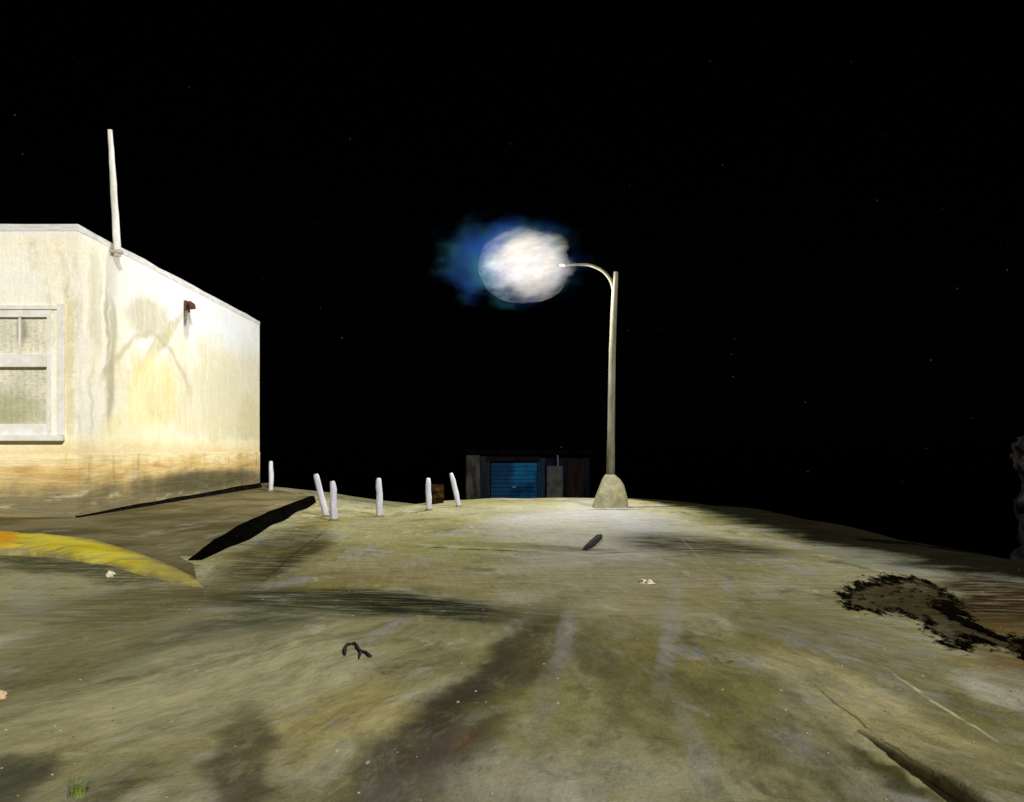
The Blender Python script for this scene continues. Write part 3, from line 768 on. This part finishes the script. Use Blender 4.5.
# ------------------------------------------------------------------ tar stain with feathery rim
def fbm(x, y, s, o=5):
    v = np.zeros(x.shape); a = 1.0; t = 0
    it = np.nditer([x, y, v], op_flags=[['readonly'],['readonly'],['writeonly']])
    for a_, b_, c_ in it: c_[...] = mnoise.fractal(Vector((float(a_)*s, float(b_)*s, 3.1)), .75, 2.1, o)
    return v
def tar():
    # laid out on the ground in strips; u runs along the spill, the rim is what has dried black
    outline = [(838,597),(862,583),(890,577),(915,578),(936,586),(956,602),(966,620),(985,632),(1004,640),(1022,640),(1040,650),(1030,662),(1004,650),(984,645),(966,645),(951,650),(938,640),(930,628),(905,614),(875,613),(850,608)]
    pts = np.array([tuple(G(*q).xy) for q in outline])
    x0, y0 = pts.min(0)-.5; x1, y1 = pts.max(0)+.8
    nx, ny = int((x1-x0)/.009), int((y1-y0)/.024)
    X, Y = np.meshgrid(np.linspace(x0,x1,nx), np.linspace(y0,y1,ny))
    K = 5.0                                        # spill is drawn out along its length
    def sd(x, y):
        best = np.full(x.shape, 1e9); ins = np.zeros(x.shape, bool); P = pts*np.array([1,1/K]); y = y/K
        for i in range(len(P)):
            ax, ay = P[i]; bx_, by = P[(i+1)%len(P)]; dx, dy = bx_-ax, by-ay
            t = np.clip(((x-ax)*dx+(y-ay)*dy)/(dx*dx+dy*dy), 0, 1)
            best = np.minimum(best, np.hypot(x-ax-t*dx, y-ay-t*dy)); ins ^= ((ay > y) != (by > y)) & (x < dx*(y-ay)/(dy if dy else 1e-9)+ax)
        return np.where(ins, -best, best)
    n1 = fbm(X, Y/K, 9.0); n2 = fbm(X+9, Y/K, 26.0, 4); n3 = fbm(X+4, Y/K+7, 3.5, 3)
    d = sd(X, Y)+.045*n1+.06*n2
    edge = .038+.045*n3
    # heavier tar along the upper right shoulder, thin film left bare in the middle
    sh = np.exp(-(((X-pts[6][0])/.42)**2+((Y-pts[6][1])/1.5)**2))
    mask = (d < 0) & ((d > -(edge+.07*sh)) | (n2 > .62))
    br = (np.abs(n1*.6+n2*.5) < .055) & (d < .05) & (d > -.02)
    mask |= br
    film = (d < .0)
    Z = T(X, Y)+.004+.010*mask*np.clip(1+.8*n2, .2, 1.6)
    bm = bmesh.new(); vs = {}
    def V(i, j):
        if (i,j) not in vs: vs[i,j] = bm.verts.new((X[i,j], Y[i,j], Z[i,j]))
        return vs[i,j]
    for i in range(ny-1):
        for j in range(nx-1):
            if mask[i,j] and (mask[i+1,j] or mask[i,j+1]): bm.faces.new((V(i,j), V(i,j+1), V(i+1,j+1), V(i+1,j)))
    fm = bmesh.new(); fv = {}
    Zf = T(X, Y)+.003
    def VF(i, j):
        if (i,j) not in fv: fv[i,j] = fm.verts.new((X[i,j], Y[i,j], Zf[i,j]))
        return fv[i,j]
    for i in range(0, ny-3, 3):
        for j in range(0, nx-3, 3):
            if film[i,j]: fm.faces.new((VF(i,j), VF(i,j+3), VF(i+3,j+3), VF(i+3,j)))
    n = NT('brown_tar_film', .7, .05)
    n.base(n.mix(n.rng(n.noise(7, 5, .7), .35, .65), lin(74,66,36,.9), lin(50,42,22,.9)))
    ms = n.n('ShaderNodeMixShader', {0: n.rng(n.noise(4, 6, .7), .3, .7, .35, .85), 1: n.n('ShaderNodeBsdfTransparent').outputs[0], 2: n.b.outputs[0]})
    n.t.links.new(ms.outputs[0], n.out.inputs[0])
    m = simple('dried_tar', (.0015,.0015,.001,1), (.006,.005,.003,1), 20, 1, .5, 0)
    o = obj('tar_stain', bm, m)
    tag(o, 'crusted black tar stain with feathery branching rim on the right of the ground', 'stain')
    obj('film', fm, n.m, o)
tar()

# ------------------------------------------------------------------ small things lying about
blk = simple('charred_wood', (.01,.011,.012,1), (.03,.03,.03,1), 12, .9, .5, .1)
a, b = GT(584,551), GT(602,538)
bm = bmesh.new(); c = (a+b)/2
tube(bm, [a.lerp(b, t)-c+Vector((wob(t*8, 71, .05), 0, .035)) for t in (0,.2,.4,.6,.8,1)], [.02,.05,.06,.055,.06,.03], 9, .4, 1)
o = obj('stick', bm, blk, None, True); o.location = c
tag(o, 'short charred stick lying on the ground below the lamp footing', 'stick')
wpts = [GT(x,y) for x,y in ((345,656),(345.5,648),(350,645.5),(356,646),(358,650),(361,653),(365,653.5),(370,657.5))]
c = wpts[0].copy(); bm = bmesh.new()
tube(bm, [Vector(p)-c+Vector((0,0,.012)) for p in interp([tuple(q) for q in wpts], 24)], [.008+.006*abs(math.sin(i*.9)) for i in range(24)], 7, .4, 2)
q1, q2 = GT(361,653), GT(359,660)
tube(bm, [q1-c+Vector((0,0,.012)), q1.lerp(q2,.5)-c+Vector((0,0,.012)), q2-c+Vector((0,0,.008))], [.012,.009,.004], 6)
o = obj('wire', bm, blk, None, True); o.location = c
tag(o, 'bent piece of black wire lying on the open ground', 'wire')
pap = simple('crumpled_paper', lin(226,220,196), lin(196,188,160), 9, .9, .3, .1)
def scrap(px, py, r, lab, sd, sx=1.3):
    p = GT(px, py); bm = bmesh.new(); bmesh.ops.create_icosphere(bm, subdivisions=3, radius=1)
    for v in bm.verts:
        k = 1+.7*mnoise.fractal(v.co*1.4+Vector((sd,0,0)), .8, 2, 4)
        v.co = Vector((v.co.x*r*sx*k, v.co.y*r*1.5*k, max(-.01, v.co.z*r*.8*k)))
    o = obj('paper_scrap', bm, pap); o.location = p
    tag(o, lab, 'litter', 'pale scraps of litter on the ground')
scrap(646, 583, .055, 'crumpled pale paper scrap on the open ground right of the stick', 2.2)
scrap(110, 576, .055, 'crumpled pale paper scrap below the yellow kerb', 7.7, .7)
p = GT(-1, 698); bm = bmesh.new(); bmesh.ops.create_icosphere(bm, subdivisions=4, radius=1)
for v in bm.verts:
    k = 1+.3*mnoise.fractal(v.co*1.1, 1, 2, 4); v.co = Vector((v.co.x*.042*k, v.co.y*.05*k, .01+v.co.z*.036*k))
o = obj('pebble', bm, simple('pale_stone', lin(216,190,150), lin(196,172,134), 20), None, True); o.location = p
tag(o, 'rounded pale cream pebble at the left edge of the ground', 'pebble')
# loose grit and small stones strewn over the trodden ground
bm = bmesh.new(); k = 0
while k < 260:
    y = 3.6+14*rng.random()**1.9; x = rng.uniform(-.62, .62)*y
    if sdist(np.array([x]), np.array([y]))[0] > -1.2: continue
    if x < -2.6 and y > 9: continue
    r = rng.choice((.003,.004,.004,.005,.006,.007)) * rng.uniform(.8,1.2); z = Tz(x,y)
    g = bmesh.ops.create_icosphere(bm, subdivisions=1, radius=r)
    q = Vector((rng.uniform(.7,1.4), rng.uniform(.7,1.4), rng.uniform(.45,.8)))
    for v in g['verts']:
        v.co = Vector((x+v.co.x*q.x*rng.uniform(.8,1.2), y+v.co.y*q.y*rng.uniform(.8,1.2), z+r*.25+v.co.z*q.z))
    k += 1
gn = NT('loose_grit', 1, 0)
gc = gn.mix(gn.rng(gn.noise(17, 2, .5), .35, .65), lin(66,62,42,KG), lin(176,170,142,KG)); gn.base(gc)
tag(obj('gravel', bm, gn.m), 'scattered grit on the olive ground', kind='stuff')
# grass tuft
p = GT(78, 796); bm = bmesh.new()
for i in range(46):
    a_ = rng.uniform(0, 6.283); r = rng.uniform(0, .045); x, y = r*math.cos(a_), r*math.sin(a_)
    h = rng.uniform(.05, .14); lx, ly = rng.gauss(.025,.03), rng.gauss(0,.03); w = rng.uniform(.002,.0045); ca, sa = math.cos(a_+1.3), math.sin(a_+1.3)
    pr = None
    for k in range(5):
        t = k/4; cx, cy, cz = x+lx*t*t, y+ly*t*t, h*t*(1-.15*t); ww = w*(1-t*.9)
        cu = (bm.verts.new((cx-ca*ww,cy-sa*ww,cz)), bm.verts.new((cx+ca*ww,cy+sa*ww,cz)))
        if pr: bm.faces.new((pr[0],pr[1],cu[1],cu[0]))
        pr = cu
o = obj('grass_tuft', bm, simple('grass_blades', lin(86,104,40), lin(120,132,60), 30, .8, .1)); o.location = p
tag(o, 'small tuft of green grass in the near left corner', 'grass tuft')

# ------------------------------------------------------------------ light, sky, camera
EL, AZ = 30.0, 26.0          # a high pale moon behind the viewer, a little to the right
sd_ = Vector((math.sin(R(AZ))*math.cos(R(EL)), -math.cos(R(AZ))*math.cos(R(EL)), math.sin(R(EL))))
L = bpy.data.lights.new('moonlight', 'SUN'); L.energy = 4.3; L.angle = R(.5); L.color = (1,.97,.9)
so = bpy.data.objects.new('moonlight', L); COL.objects.link(so)
so.rotation_euler = sd_.to_track_quat('Z', 'Y').to_euler(); so.location = (5,-10,20)
wd = bpy.data.worlds.new('World'); sc.world = wd; wd.use_nodes = True
nt = wd.node_tree; nt.nodes.clear()
out = nt.nodes.new('ShaderNodeOutputWorld'); bg = nt.nodes.new('ShaderNodeBackground')
sky = nt.nodes.new('ShaderNodeTexSky'); sky.sky_type = 'NISHITA'; sky.sun_disc = False
sky.sun_elevation = R(EL); sky.sun_rotation = math.atan2(sd_.x, sd_.y)
nt.links.new(sky.outputs[0], bg.inputs[0]); bg.inputs[1].default_value = .00004
tc = nt.nodes.new('ShaderNodeTexCoord')
vo = nt.nodes.new('ShaderNodeTexVoronoi'); vo.inputs['Scale'].default_value = 55; nt.links.new(tc.outputs['Generated'], vo.inputs['Vector'])
mr = nt.nodes.new('ShaderNodeMapRange'); nt.links.new(vo.outputs['Distance'], mr.inputs[0])
mr.inputs[1].default_value = .015; mr.inputs[2].default_value = .06; mr.inputs[3].default_value = 1; mr.inputs[4].default_value = 0
sepc = nt.nodes.new('ShaderNodeSeparateColor'); nt.links.new(vo.outputs['Color'], sepc.inputs[0])
pw = nt.nodes.new('ShaderNodeMath'); pw.operation = 'POWER'; nt.links.new(sepc.outputs[0], pw.inputs[0]); pw.inputs[1].default_value = 5
ml = nt.nodes.new('ShaderNodeMath'); ml.operation = 'MULTIPLY'; nt.links.new(mr.outputs[0], ml.inputs[0]); nt.links.new(pw.outputs[0], ml.inputs[1])
bg2 = nt.nodes.new('ShaderNodeBackground'); bg2.inputs[0].default_value = (.8,.85,1,1)
m2 = nt.nodes.new('ShaderNodeMath'); m2.operation = 'MULTIPLY'; nt.links.new(ml.outputs[0], m2.inputs[0]); m2.inputs[1].default_value = .07; nt.links.new(m2.outputs[0], bg2.inputs[1])
ad = nt.nodes.new('ShaderNodeAddShader'); nt.links.new(bg.outputs[0], ad.inputs[0]); nt.links.new(bg2.outputs[0], ad.inputs[1])
nt.links.new(ad.outputs[0], out.inputs[0])

cam = bpy.data.cameras.new('camera'); cam.sensor_width = 36; cam.lens = F/1024*36; cam.shift_y = (HY-401)/1024
cam.clip_start = .05; cam.clip_end = 2000
co_ = bpy.data.objects.new('camera', cam); COL.objects.link(co_); co_.location = (0,0,H0); co_.rotation_euler = (R(90),0,0)
sc.camera = co_
vs = sc.view_settings; vs.view_transform = 'Standard'; vs.look = 'None'; vs.exposure = 0; vs.gamma = 1; vs.use_curve_mapping = False
sc.cycles.use_denoising = True
sc.cycles.max_bounces = 6; sc.cycles.transparent_max_bounces = 16; sc.cycles.volume_bounces = 0
